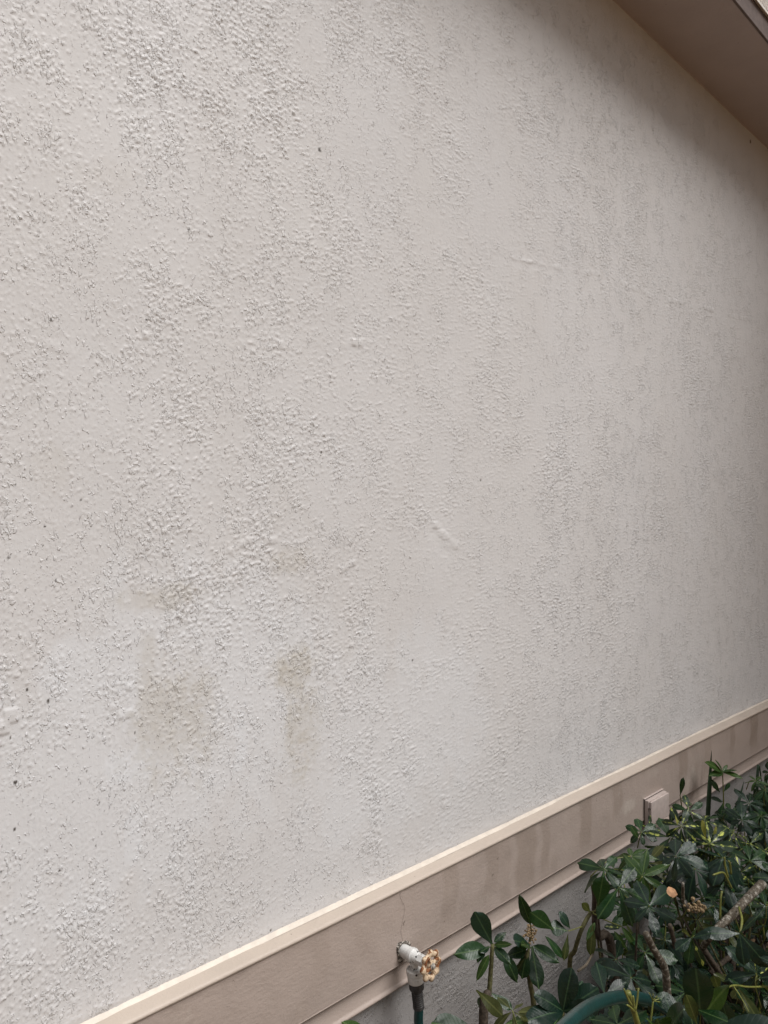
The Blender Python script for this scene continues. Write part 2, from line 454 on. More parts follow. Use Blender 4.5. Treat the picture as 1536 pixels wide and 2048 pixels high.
# dirt on the wall, where the photograph shows it: (px, py, half width m, half height m, strength)
DIRT = [(590, 1345, .05, .05, .70), (605, 1455, .045, .11, .56), (345, 1440, .085, .10, .46), (330, 1195, .07, .022, .40), (580, 1120, .045, .03, .36),
        (205, 350, .05, .028, .12), (95, 940, .03, .04, .12), (580, 1000, .06, .06, .08), (295, 1330, .02, .05, .30)]
WHITE = [(430, 1400, .32, .24, .45), (200, 1600, .28, .22, .40), (800, 1450, .32, .22, .35), (260, 1530, .05, .045, .8), (265, 1660, .018, .09, .7), (480, 1490, .03, .07, .75), (480, 1350, .05, .06, .5), (150, 1340, .07, .06, .55), (255, 1380, .03, .09, .6),
         (880, 1450, .03, .16, .35), (740, 1480, .04, .08, .35), (680, 1620, .06, .08, .3)]
SPECK = [(638, 300, 5), (53, 1378, 3.5), (95, 1402, 3.5), (30, 1565, 4), (44, 1435, 2.2), (28, 1658, 3), (2, 1743, 3.5), (268, 1465, 2.2), (205, 1466, 2), (172, 1542, 2), (198, 1605, 2), (60, 1628, 2),
         (375, 460, 2.5), (100, 640, 3.5), (825, 1320, 2.5), (540, 1860, 2.5), (160, 1000, 2.5), (15, 1115, 3), (88, 1052, 2.5), (30, 970, 3), (130, 1240, 2.5), (75, 1240, 2), (430, 700, 2.5), (290, 640, 2.5),
         (20, 1110, 2), (110, 1160, 2), (48, 1180, 2.2), (190, 1690, 2), (20, 1475, 2), (118, 1740, 2), (640, 905, 2), (700, 760, 2), (960, 960, 2), (1500, 283, 4), (640, 240, 2.5), (85, 1090, 1.8), (92, 1120, 1.8)]
big_noise = field(low(.03, .05)); fine_noise = field(low(.008, .008))
def wall_attrs(me, X, Z, Hs, extra=1.0, rough_add=0.):
    st = np.zeros_like(X); ti = np.zeros_like(X); sp = np.zeros_like(X)
    bn = sample(big_noise, X, Z); fn = sample(fine_noise, X, Z)
    relief = sm(.0006, .0022, Hs)
    for px, py, hw, hh, s_ in DIRT:
        c = at(px, py, 0); g = np.exp(-(((X - c.x) / hw) ** 2 + ((Z - c.z) / hh) ** 2))
        st = np.maximum(st, s_ * sm(.12, .85, g + np.sqrt(g) * (.16 * bn + .10 * fn)))
    st = st * np.clip(.42 + .5 * relief + .12 * fn, .2, 1.1) + .02 * sm(.4, 1.6, bn) + .02 * extra * sm(0, 2, fn)
    for px, py, hw, hh, s_ in WHITE:
        c = at(px, py, 0); g = np.exp(-(((X - c.x) / hw) ** 2 + ((Z - c.z) / hh) ** 2))
        ti = np.maximum(ti, s_ * sm(.25, .7, g + np.sqrt(g) * .15 * bn))
    for px, py, r in SPECK:
        c = at(px, py, 0); rr = r * (c.x + D) * .7071 / F_PX * .8
        d = np.hypot(X - c.x, (Z - c.z) * .8) + fn * rr * .2
        sp = np.maximum(sp, sm(rr * 1.3, rr * .7, d) * .92)
    set_attr(me, 'rough', np.clip(rough_add + sm(-2.4, 2.2, sample(cover, X, Z) + .15 * sample(big_noise, X, Z)), 0, 1.3)); set_attr(me, 'stain', st * .8); set_attr(me, 'tint', ti * .9); set_attr(me, 'speck', sp)

def stucco(name, z0, z1, nrow, y, mat, scale=1.0, fade=.02, cols=cols):
    zz = np.linspace(z0, z1, nrow); X, Z = np.meshgrid(cols, zz)
    Hs = sample(Hh, X, Z) * scale
    k = .25 + .75 * sm(.004, fade, Z - z0) if fade else 1
    far = 1 - .2 * sm(.8, 2.3, X + .25 * (Z - 1.5))
    Hs = Hs * k * far
    V = np.stack([X, y - Hs, Z], -1).reshape(-1, 3)
    me = mesh_np(name, V, grid_faces(*X.shape)); wall_attrs(me, X, Z, Hs, 1.0, 0. if fade else .35)
    return part(name, me, mat)
stucco('stucco_wall', ZS - .006, ZSOF + .004, 1010, 0.0, M_WALL)
bcols = cols[(np.arange(len(cols)) % 2) == 0]
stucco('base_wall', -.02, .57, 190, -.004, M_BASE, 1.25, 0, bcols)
bm = bmesh.new(); add_box(bm, XL, XR, .004, .22, -.05, 3.4); part('wall_core', bm_mesh('wall_core', bm), M_WALL)

def extrude_profile(name, prof, mat, x0=XL, x1=XR, step=.04, jit=.0004, bump_at=None, smooth=True, ang=32):
    """prof: (offset from wall, z) polyline, swept along x with a hand-made waver"""
    xs_ = np.arange(x0, x1 + step, step); n = len(prof); V = []
    wv = np.cumsum(rng.normal(0, jit, len(xs_))); wv -= np.linspace(wv[0], wv[-1], len(xs_)); wv = np.clip(wv, -.003, .003)
    for i, x in enumerate(xs_):
        for o, z in prof: V.append((x, -o - (wv[i] * .35 if o > .001 else 0), z + wv[i] * .6))
    return part(name, mesh_np(name, V, grid_faces(len(xs_), n)[:, ::-1], smooth), mat)

sill = extrude_profile('sill_ledge', [(-.004, ZS + .001), (.004, ZS), (.030, ZS - .0028), (.0345, ZS - .0042), (.0362, ZS - .0068), (.0362, ZS - .0085), (.0345, ZS - .0112), (.028, ZS - .0118)], M_SILL)
sill.data.set_sharp_from_angle(angle=R(50))
extrude_profile('caulk_bead', [(-.003, ZS + .007), (.0012, ZS + .0062), (.003, ZS + .0035), (.0052, ZS + .0015), (.009, ZS - .0006)], M_CAULK, step=.02, jit=.0002)
# trim board as a fine sheet that carries its own stains
ZB0, ZB1 = .6014, ZS - .0110
xs_ = np.concatenate([np.arange(XL, .3, .03), np.arange(.3, 4.2, .006), np.arange(4.2, XR + .03, .03)])
zs_ = np.linspace(ZB0 + .003, ZB1, 34); X, Z = np.meshgrid(xs_, zs_)
und = .0006 * sample(big_noise, X, Z + .3) + .00035 * sample(mC, X, Z + .3)
me = mesh_np('trim_board', np.stack([X, -.032 - und * .5, Z], -1).reshape(-1, 3), grid_faces(*X.shape))
st = np.zeros_like(X); ch = np.zeros_like(X); bn = sample(mC, X, Z); fn = sample(fine_noise, X, Z)
for px, py0, py1, wpx, s_ in [(1052, 1650, 1790, 20, .30), (1010, 1690, 1830, 11, .16), (1172, 1600, 1700, 12, .32), (1366, 1500, 1570, 9, .32), (1415, 1490, 1560, 7, .22), (1508, 1440, 1500, 8, .42), (1465, 1470, 1520, 5, .3),
                              (900, 1740, 1860, 16, .2), (1235, 1570, 1640, 10, .25), (1090, 1640, 1760, 9, .25), (985, 1690, 1800, 14, .22), (640, 1870, 1990, 18, .12)]:
    c = at(px, py0, .032); c1 = at(px, py1, .032); wd = wpx * 2.2 / ((1 - (px - 768) / F_PX) ** 2) / F_PX
    edge = np.abs(X - c.x + .004 * np.sin(Z * 60) + .002 * bn)
    st = np.maximum(st, s_ * sm(wd * 1.15, wd * .72, edge) * sm(c1.z - .02, c1.z + .05, Z))
for px, py, hw, hh, s_ in [(1258, 1612, .055, .022, .5), (1385, 1548, .022, .03, .45), (1378, 1560, .03, .03, .35), (1330, 1590, .05, .02, .2), (1310, 1545, .05, .02, .15)]:
    c = at(px, py, .032); g = np.exp(-(((X - c.x) / hw) ** 2 + ((Z - c.z) / hh) ** 2))
    ch = np.maximum(ch, s_ * sm(.2, 1.1, g + .14 * bn + .16 * fn))
st = np.maximum(st, .10 * sm(.2, 1.8, bn))
set_attr(me, 'stain', st); set_attr(me, 'chalk', ch)
part('trim_board', me, M_TRIM)
def noattr(o):
    n = len(o.data.vertices); set_attr(o.data, 'stain', np.full(n, .05)); set_attr(o.data, 'chalk', np.zeros(n)); return o
noattr(extrude_profile('board_edge', [(.032, ZB0 + .003), (.0328, ZB0 + .002), (.0318, ZB0 + .0003), (.029, ZB0), (.012, ZB0 + .0002)], M_TRIM, jit=.0002))
noattr(extrude_profile('trim_strip', [(.0165, ZB0 + .001), (.0195, ZB0 - .004), (.0205, .5600), (.0225, .5570), (.0255, .5550), (.0265, .5525), (.0255, .5498), (.0225, .5478), (.012, .5470), (0, .5472)], M_TRIM, jit=.00025))

# unseen tan wall and trim added past the right edge to shade the stucco
bm = bmesh.new(); add_box(bm, 3.75, 3.95, -4.2, -.040, -.05, 4.6)
part('added_shade_wall', bm_mesh('added_shade_wall', bm), plain_mat('shade_wall_tan', (.34, .235, .15), .7, .3, .06, 8, .002, 150))
bm = bmesh.new(); add_box(bm, 3.714, 3.749, -4.2, -.040, ZB0, ZS, .003, 1); part('added_shade_trim', bm_mesh('added_shade_trim', bm), M_SILL)

# soffit, bead, fascia, drip edge
FY = -.2447
bm = bmesh.new(); add_box(bm, XL, XR, FY + .0005, .2, ZSOF, ZSOF + .02); part('soffit', bm_mesh('soffit', bm), M_SOFF)
extrude_profile('soffit_bead', [(-.002, ZSOF - .0045), (.0022, ZSOF - .0035), (.0038, ZSOF - .0012), (.0042, ZSOF + .001)], M_SOFF, step=.03, jit=.0003)
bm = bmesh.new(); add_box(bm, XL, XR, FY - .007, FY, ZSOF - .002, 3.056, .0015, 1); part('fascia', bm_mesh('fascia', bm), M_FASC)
bm = bmesh.new(); add_box(bm, XL, XR, FY - .016, FY + .0, 3.0565, 3.0605, .001, 1); add_box(bm, XL, XR, FY - .0165, FY - .0145, 3.050, 3.0560, 0)
part('drip_edge', bm_mesh('drip_edge', bm), M_DRIP)
# mansard roof: steep plane above the eave, shingles laid in courses
sl_dir = Vector((0, math.cos(R(76)), math.sin(R(76)))); sl_n = Vector((0, -math.sin(R(76)), math.cos(R(76))))
r0 = Vector((0, FY - .009, 3.062)); top = r0 + sl_dir * 1.1
me = mesh_np('roof', [(XL, r0.y + .012, r0.z), (XR, r0.y + .012, r0.z), (XR, top.y + .012, top.z), (XL, top.y + .012, top.z), (XL, 2.5, top.z + .15), (XR, 2.5, top.z + .15)], [(0, 1, 2, 3), (3, 2, 5, 4)], False)
roof = part('roof', me, M_SHING)
shingle_me = []
for k in range(4):
    bm = bmesh.new(); add_box(bm, 0, .163, -.004, .004, 0, .20, 0)
    for v in bm.verts:
        if v.co.z > .1: v.co.y += .006
        else: v.co.y += random.uniform(-.0015, .0015); v.co.z += random.uniform(-.002, .002)
    me = bm_mesh('shingle', bm); me.materials.append(M_SHING); shingle_me.append(me)
tilt = Matrix.Rotation(R(-14), 4, 'X')
for c in range(4):
    for k in range(26):
        o = bpy.data.objects.new('shingle', shingle_me[(k * 7 + c * 3) % 4]); COL.objects.link(o); o.parent = roof
        p = r0 + sl_dir * (.13 * c + (.0)) + sl_n * .002
        x = .9 + k * .166 + (c % 2) * .083
        o.matrix_parent_inverse = Matrix.Translation(-Vector((XL, 0, 0)))
        o.matrix_parent_inverse = Matrix.Identity(4)
        o.matrix_basis = Matrix.Translation(Vector((x, p.y, p.z))) @ tilt
roof_fix = roof.matrix_parent_inverse.copy()

# hairline crack in the trim board
cp = [at(x, y, .0328) for x, y in ((806, 1772), (800, 1792), (810, 1815), (806, 1838), (802, 1862), (806, 1884))]
bm = bmesh.new(); tube(bm, catmull(cp, 4), .0002, 5); part('crack', bm_mesh('crack', bm), M_CRACK)

# ------------------------------------------------------------------ tap
TX, TZ, TY = 1.1208, .6295, -.032
tap = empty('garden_tap', (TX, TY, TZ), 'white painted garden tap with a rusty scalloped hand wheel on the trim band', 'tap')
def tpart(name, bm, mat, parent=None, ang=35):
    o = link_mesh(name, bm_mesh(name, bm, True, ang), mat, parent or tap); return o
out = Vector((0, -1, 0))
# crumbling hole in the board around the pipe
bm = bmesh.new(); lathe(bm, [(.0195, .0), (.0185, .0022), (.016, .0032), (.0135, .0015), (.012, .0005)], frame(out), 22)
for v in bm.verts:
    a = math.atan2(v.co.z, v.co.x); s = 1 + .13 * math.sin(3 * a + 1) + random.uniform(-.09, .09); v.co.x *= s; v.co.z *= s * 1.05; v.co.y *= random.uniform(.7, 1.5)
tpart('wall_patch', bm, M_PATCH)
bm = bmesh.new()
lathe(bm, [(.0115, .0), (.0118, .004), (.0125, .0045), (.0130, .016), (.0132, .021), (.0146, .0225), (.0150, .0265), (.0150, .031), (.0138, .0325), (.0125, .036), (.0115, .042), (.0105, .0450)], frame(out), 28)
tpart('body', bm, M_TAP)
bm = bmesh.new(); lathe(bm, [(.0098, .045), (.0112, .0455), (.0112, .0555), (.0100, .0572), (.007, .0576)], frame(out), 6); tpart('packing_nut', bm, M_TAP, None, 30)
bm = bmesh.new(); lathe(bm, [(.0042, .057), (.0042, .078)], frame(out), 12); tpart('valve_stem', bm, M_METAL)
OY = -.031
lean = Vector((.09, -.05, -1)).normalized()
bm = bmesh.new(); M0 = frame(lean, (0, OY, -.006)); lathe(bm, [(.0085, -.002), (.0080, .006), (.0078, .020), (.0078, .026)], M0, 20); tpart('spout', bm, M_TAP)
bm = bmesh.new(); lathe(bm, [(.0080, .0195), (.0150, .0190), (.0163, .0185), (.0172, .0195), (.0174, .0285), (.0165, .0295), (.0163, .0305), (.0165, .0312), (.0166, .0420), (.0158, .0450), (.013, .0455)], M0, 30); brk = tpart('vacuum_breaker', bm, M_BREAK)
bm = bmesh.new()
side = Vector((-.62, -.78, .1)); hp = M0 @ Vector((0, 0, .0240))
hm = frame(side, hp + side.normalized() * .0160); lathe(bm, [(.0022, 0), (.0022, .0018)], hm, 12); tpart('screw_hole', bm, M_GASK, brk)
# hand wheel
wheel_c = Vector((0, -.0755, 0)); WM = frame(Vector((0.05, -1, .06)), wheel_c, (1, 0, 0))
bm = bmesh.new(); SEG, TS = 96, 10
rings = []
for i in range(SEG):
    a = 2 * math.pi * i / SEG; lob = math.cos(8 * a)
    rc, rr, rz = .0218 + .0016 * lob, .0064 + .0011 * lob, .0048 + .0005 * lob
    rings.append([bm.verts.new(WM @ Vector(((rc + rr * math.cos(2 * math.pi * k / TS)) * math.cos(a), (rc + rr * math.cos(2 * math.pi * k / TS)) * math.sin(a), rz * math.sin(2 * math.pi * k / TS)))) for k in range(TS)])
for i in range(SEG):
    a, b = rings[i], rings[(i + 1) % SEG]
    for k in range(TS): bm.faces.new((a[k], b[k], b[(k + 1) % TS], a[(k + 1) % TS]))
for s in range(4):
    a = 2 * math.pi * s / 4 + .4
    tube(bm, [WM @ Vector((r * math.cos(a), r * math.sin(a), .0012)) for r in (.006, .012, .020)], [.0048, .0036, .0042], 8)
wh = tpart('hand_wheel', bm, M_RUST, None, 60)
bm = bmesh.new(); lathe(bm, [(.0098, -.004), (.0102, .0015), (.0095, .0038), (.0055, .0042)], WM, 20); tpart('hub', bm, M_RUST, wh)
bm = bmesh.new(); lathe(bm, [(.0062, .0035), (.0062, .0058), (.0040, .006), (.0040, .0088), (.0028, .0098)], WM, 14); tpart('screw', bm, M_METAL, wh)

# ------------------------------------------------------------------ hose
T0 = Vector((TX, TY, TZ))
h0 = T0 + M0 @ Vector((0, 0, .0445))
hose = empty('garden_hose', (TX, TY - .05, 0), 'dark green garden hose screwed to the tap and arching over the shrubs', 'hose')
hb = hose.location.copy()
def hpart(name, bm, mat, ang=35, parent=None):
    return link_mesh(name, bm_mesh(name, bm, True, ang), mat, parent or hose)
Ml = Matrix.Translation(-hb) @ Matrix.Translation(T0) @ M0
bm = bmesh.new(); lathe(bm, [(.010, .044), (.0142, .0445), (.0150, .0465), (.0150, .0570), (.0140, .0600), (.0118, .0615), (.010, .062)], Ml, 26)
hpart('coupling', bm, M_BLACK)
pr = [(.0095, .060), (.0112, .0612)]
z = .0625
for i in range(7):
    pr += [(.0112 - .0001 * i, z), (.0116 - .0001 * i, z + .001), (.0116 - .0001 * i, z + .0024), (.0093, z + .0031)]; z += .0043
pr += [(.0110, z), (.0112, z + .006), (.0102, z + .0066)]
bm = bmesh.new(); lathe(bm, pr, Ml, 24); hpart('bend_guard', bm, M_BLACK, 25)
hs0 = T0 + M0 @ Vector((0, 0, z + .002)); hs1 = hs0 + lean * .06
path = [hs0, hs1, hs0 + Vector((.035, -.05, -.17)), Vector((1.22, -.17, .16)), Vector((1.24, -.30, .045)), Vector((1.12, -.52, .03)), Vector((.80, -.70, .12)), Vector((.74, -.70, .45)), at(1000, 2330, .64), at(1040, 2200, .62),
        at(1085, 2110, .60), at(1138, 2046, .575), at(1190, 2008, .54), at(1250, 1993, .50), at(1305, 2004, .46), at(1338, 2040, .42), Vector((1.42, -.30, .45)), Vector((1.55, -.26, .22)), Vector((1.8, -.30, .03)), Vector((2.3, -.42, .02))]
cp = [p - hb for p in catmull(path, 10)]
bm = bmesh.new(); tube(bm, cp, .0092, 16); hpart('hose_tube', bm, M_HOSE)

# ------------------------------------------------------------------ outlet box
BX0, BX1, BZ0, BZ1 = 2.157, 2.276, .590, .660
box = empty('outlet_box', ((BX0 + BX1) / 2, -.032, BZ0), 'small taupe painted outlet box with a flip lid mounted on the trim band', 'outlet box')
bo = box.location.copy()
def bpart(name, bm, mat, parent=None):
    for v in bm.verts: v.co -= bo
    return link_mesh(name, bm_mesh(name, bm, True, 30), mat, parent or box)
bm = bmesh.new(); add_box(bm, BX0 + .0005, BX1 - .0005, -.0352, -.031, BZ0 + .001, BZ1 + .0035, .0004, 1); bpart('gasket', bm, M_GASK)
bm = bmesh.new(); add_box(bm, BX0 - .002, BX1 + .002, -.0365, -.030, BZ1 + .0042, BZ1 + .0068, .0005, 1); bpart('back_plate', bm, M_BOX)
bm = bmesh.new(); add_box(bm, BX0, BX1, -.048, -.0344, BZ0, BZ1 + .002, .0018, 2); bpart('housing', bm, M_BOX)
bm = bmesh.new(); add_box(bm, BX0 + .002, BX1 - .001, -.0555, -.0484, BZ0 + .001, BZ1, .0022, 3); lid = bpart('lid', bm, M_BOX)
bm = bmesh.new(); add_box(bm, BX0 + .008, BX1 - .008, -.0502, -.0465, BZ1 - .001, BZ1 + .0024, .0008, 2); bpart('hinge', bm, M_BOX)
bm = bmesh.new(); add_box(bm, BX0 - .0006, BX0 + .0012, -.0470, -.0462, BZ0 + .004, BZ1 - .020, 0); add_box(bm, BX0 - .0006, BX0 + .0012, -.0545, -.0462, BZ1 - .0202, BZ1 - .0188, 0); bpart('lid_groove', bm, M_GASK)

# ------------------------------------------------------------------ leaves
def leaf_mesh(name, L, W, mat, shape='obovate', curl=.18, fold=.12, wave=.0, nx=8, ny=4, twist=0., seed=0):
    rr = random.Random(seed); V = []; ph = rr.uniform(0, 6)
    for i in range(nx + 1):
        s = i / nx
        if shape == 'obovate':  wd = (math.sin(math.pi * min(1, s ** 1.55 * .93 + .01)) ** .85) if s < .999 else .20
        elif shape == 'lance':  wd = math.sin(math.pi * (s ** .9 * .97 + .02)) ** .9 if s < .999 else .02
        elif shape == 'round':  wd = (math.sin(math.pi * min(1, s ** 1.55 * .93 + .03)) ** .6) if s < .999 else .30
        elif shape == 'strap':  wd = min(1, .55 + s * 1.2) * (1 - max(0, s - .35) ** 1.5 * 1.9)
        elif shape == 'torn':   wd = (s ** .6) * (1 - .25 * (i % 2)) if s < .95 else .75
        wd = max(.015, wd) * W / 2
        if s < .08 and shape != 'strap': wd = W * .035
        for k in range(ny + 1):
            y = (k / ny * 2 - 1)
            zz = -curl * L * s * s + fold * abs(y) * wd * 2 * (1 - .4 * s) + wave * math.sin(s * 9 + ph + y * 1.5) * abs(y) * W + (-.10 * W * y * y * s)
            yy = y * wd; tw = twist * s
            V.append((s * L - (abs(y) ** 2 * .05 * L if s > .9 else 0), yy * math.cos(tw) - zz * math.sin(tw) * .0, zz + yy * math.sin(tw)))
    me = mesh_np(name, V, grid_faces(nx + 1, ny + 1)); me.materials.append(mat); return me
LM = {}
def variants(key, mat, shape, W, n=4, **kw):
    LM[key] = [leaf_mesh('leaflet', 1.0 * .07, W * .07, mat, shape, curl=random.uniform(*kw.get('curl', (.02, .24))), fold=random.uniform(.0, .22), wave=random.uniform(.0, .07), twist=random.uniform(-.5, .5), seed=i) for i in range(n)]
variants('green', M_GREEN, 'obovate', .42, 8); variants('blue', M_BLUE, 'obovate', .45, 8); variants('vari', M_VARI, 'obovate', .33, 6)
variants('young', M_YOUNG, 'lance', .27, 5); variants('olive', M_OLIVE, 'obovate', .32, 4); variants('yell', M_YELL, 'obovate', .42, 3)
variants('lance', M_GREEN, 'lance', .46, 5); variants('round', M_BLUE, 'round', .44, 5); variants('torn', M_GREEN, 'torn', .55, 2)
LEAF_REF = .07

def leaf_matrix(base, tip, normal):
    x = (tip - base); L = x.length; x.normalize()
    z = Vector(normal); z = z - x * z.dot(x)
    if z.length < 1e-4: z = x.orthogonal()
    z.normalize(); y = z.cross(x)
    s = L / LEAF_REF
    m = Matrix((x * s, y * s, z * s)).transposed().to_4x4(); m.translation = base; return m

class Plant:
    def __init__(s, name, base, label, cat, group=None):
        s.o = empty(name, base, label, cat, group); s.b = Vector(base); s.n = 0
    def stem(s, pts, r0, r1, mat, name='stem', n=5, seg=8, wob=.06, label=None):
        c = catmull(pts, n); k = len(c) - 1
        bm = bmesh.new(); tube(bm, [p - s.b for p in c], [r0 + (r1 - r0) * i / k for i in range(k + 1)], seg, True, wob)
        o = link_mesh(name, bm_mesh(name, bm, True), mat, s.o)
        if label: o['label'] = label
        return o
    def leaf(s, base, tip, normal, kind, parent=None, ploc=None, width=None, name='leaf'):
        me = random.choice(LM[kind]); o = bpy.data.objects.new(name, me); COL.objects.link(o)
        o.parent = parent or s.o
        M = leaf_matrix(base, tip, normal)
        if width: M = M @ Matrix.Diagonal((1, width, 1, 1))
        o.matrix_basis = Matrix.Translation(-(ploc if ploc is not None else s.b)) @ M
        s.n += 1; return o
    def palm(s, c, root, N, n, r, kind, droop=.3, gap=.5, var=.25, spin=None, second=None):
        """a palmate leaf: petiole from root to c, n leaflets of length r round c"""
        c = Vector(c); root = Vector(root); N = Vector(N).normalized()
        mid = (c + root) / 2 + Vector((random.uniform(-.01, .01), random.uniform(-.01, .01), random.uniform(.0, .015)))
        bm = bmesh.new(); tube(bm, [p - root for p in catmull([root, mid, c], 4)], [.0016, .0015, .0014, .0013, .0012, .0012, .0011, .0011, .0011], 6)
        p = link_mesh('leaf', bm_mesh('petiole', bm, True), M_PET, s.o, root - s.b)
        back = (root - c); back = back - N * back.dot(N)
        T1 = back.normalized() if back.length > 1e-4 else N.orthogonal().normalized()
        T2 = N.cross(T1); a0 = random.uniform(-.2, .2) if spin is None else spin
        for i in range(n):
            a = a0 + gap + (2 * math.pi - 2 * gap) * (i / (n - 1) if n > 1 else .5)
            d = T1 * math.cos(a) + T2 * math.sin(a)
            ph = droop * random.uniform(.3, 1.6)
            d2 = (d * math.cos(ph) - N * math.sin(ph)).normalized(); nn = N * math.cos(ph) + d * math.sin(ph)
            nn = nn + Vector((random.uniform(-.35, .35), random.uniform(-.35, .35), random.uniform(-.2, .2)))
            Ln = r * random.uniform(1 - var, 1 + var * .4) * (1 if 0 < i < n - 1 else .75)
            k = second if second and random.random() < .3 else kind
            s.leaf(c + d2 * .002, c + d2 * Ln, nn, k, p, root, random.uniform(.85, 1.15), 'leaflet')
        return p

CAMV = Vector((0, -D, HC))
def tocam(p, up=.5, rnd=.25):
    v = (CAMV - p).normalized() * (1 - up) + Vector((0, 0, 1)) * up
    return v + Vector((random.uniform(-rnd, rnd), random.uniform(-rnd, rnd), random.uniform(-rnd, rnd)))

# --- sapling beside the tap
def simple_leaves(P, off, specs, kind='lance', rnd=.2):
    for bx, by, tx, ty, dw, kd, doff in specs:
        b = at(bx, by, off); t = tip_at(b, tx, ty, doff)
        nrm = tocam(b, .25, rnd)
        P.leaf(b, t, nrm, kd or kind, width=dw)
offA = .13
gA = at(968, 2048, offA); gA = Vector((gA.x - .01, gA.y, 0))
A = Plant('sapling', gA, 'leafy sapling with a dark straight stem, first plant right of the tap', 'sapling')
A.stem([gA, at(966, 2060, offA), at(972, 1995, offA), at(978, 1985, offA)], .011, .0075, M_BARK, 'trunk')
A.stem([at(978, 1990, offA), at(981, 1950, offA), at(985, 1888, offA)], .0052, .0042, M_STEM)
simple_leaves(A, offA, [(985, 1890, 950, 1825, 1.1, 'blue', .01), (972, 1897, 908, 1908, 1.0, None, .03), (988, 1890, 1022, 1887, 1.2, 'young', .02), (968, 1898, 954, 1922, 1.3, None, .02), (978, 1910, 950, 1962, 1.25, 'young', .02),
    (988, 1894, 1022, 1927, 1.0, None, .03), (1009, 1909, 1036, 1966, 1.0, None, .03), (988, 1884, 1013, 1864, 1.0, None, -.01), (980, 1893, 962, 1902, 1.0, 'green', .03),
    (952, 1980, 1006, 2030, 1.2, 'olive', .05), (978, 1985, 952, 2022, .9, 'green', -.02), (980, 1985, 1026, 2018, 1.0, 'green', .02)])
A.stem([at(988, 1893, offA), at(1010, 1909, offA + .02)], .001, .001, M_PET, 'leaf_stalk', 3)
# --- second sapling with a dried seed head
offB = .15
gB = at(1072, 2048, offB); gB = Vector((gB.x + .02, gB.y, 0))
B = Plant('sapling', gB, 'leafy sapling with a dried brown seed head, second plant right of the tap', 'sapling')
B.stem([gB, at(1070, 2048, offB), at(1060, 1965, offB), at(1052, 1903, offB)], .0065, .0048, M_STEM)
B.stem([at(1056, 1930, offB), at(1058, 1890, offB - .01), at(1062, 1868, offB - .01), at(1060, 1842, offB - .01)], .003, .0018, M_STEM)
simple_leaves(B, offB, [(1052, 1900, 1014, 1912, 1.2, None, .02), (1055, 1900, 1042, 1958, 1.3, 'green', .02), (1064, 1892, 1078, 1978, 1.0, 'green', .05), (1066, 1892, 1120, 1924, 1.0, None, .03), (1060, 1890, 1032, 1880, 1.3, 'blue', .04), (1050, 1915, 1030, 1948, 1.0, 'olive', 0),
    (1061, 1848, 1039, 1790, .75, None, .01), (1060, 1893, 1045, 1885, 1.2, 'young', .05)])
bm = bmesh.new()
for i in range(80):
    c = at(1062 + random.gauss(0, 5.5), 1866 + random.gauss(0, 9), offB - .01 + random.gauss(0, .006)) - gB
    bmesh.ops.create_icosphere(bm, subdivisions=1, radius=random.uniform(.0016, .0032), matrix=Matrix.Translation(c))
tag(link_mesh('seed_head', bm_mesh('seed_head', bm), M_DRY, B.o), kind='stuff')

# --- low broad-leaved plant below the tap
gE = Vector((1.20, -.20, 0))
E = Plant('broadleaf_plant', gE, 'low broad-leaved plant whose leaf tips show right under the tap', 'plant')
E.stem([gE, gE + Vector((.0, .0, .12)), gE + Vector((0, 0, .2))], .006, .004, M_STEM)
for bx, by, tx, ty, wd in [(735, 2072, 686, 2040, 1.3), (960, 2068, 866, 2042, 1.05), (800, 2130, 830, 2062, 1.2), (790, 2120, 755, 2066, 1.1)]:
    b = at(bx, by, .17); E.leaf(b, tip_at(b, tx, ty, .02), tocam(b, .5, .1), 'young' if wd > 1.2 else 'green', width=wd)
    E.stem([gE + Vector((0, 0, .18)), (b + gE + Vector((0, 0, .2))) / 2, b], .002, .0015, M_PET, 'leaf_stalk', 4)

# --- rosette of round leaves in front of the hose
offD = .34
gD = at(1120, 2060, offD); gD = Vector((gD.x + .02, gD.y, 0))
Dp = Plant('rosette_plant', gD, 'low plant with a fan of rounded blue-green leaves left of the hose arch', 'plant')
dc = at(1126, 2022, offD)
Dp.stem([gD, gD.lerp(dc, .5) + Vector((.01, 0, 0)), dc], .005, .003, M_STEM)
for tx, ty, dof, wd, kd in [(1142, 1940, .0, 1.15, 'round'), (1078, 1988, .02, 1.0, 'round'), (1196, 1975, .0, 1.15, 'round'), (1062, 2030, .05, 1.0, 'round'), (1180, 2012, .04, 1.0, 'round'), (1165, 1955, -.04, 1.0, 'round'), (1095, 2062, .07, .9, 'green'), (1040, 2020, .03, .8, 'olive'), (1010, 2040, .04, .9, 'young'), (1066, 2058, .06, .8, 'green')]:
    Dp.leaf(dc, tip_at(dc, tx, ty, dof), tocam(dc, .35, .12), kd, width=wd)
Dp.palm(at(1025, 2022, offD), gD + Vector((0, 0, .25)), tocam(dc, .4), 5, .045, 'olive', .5)

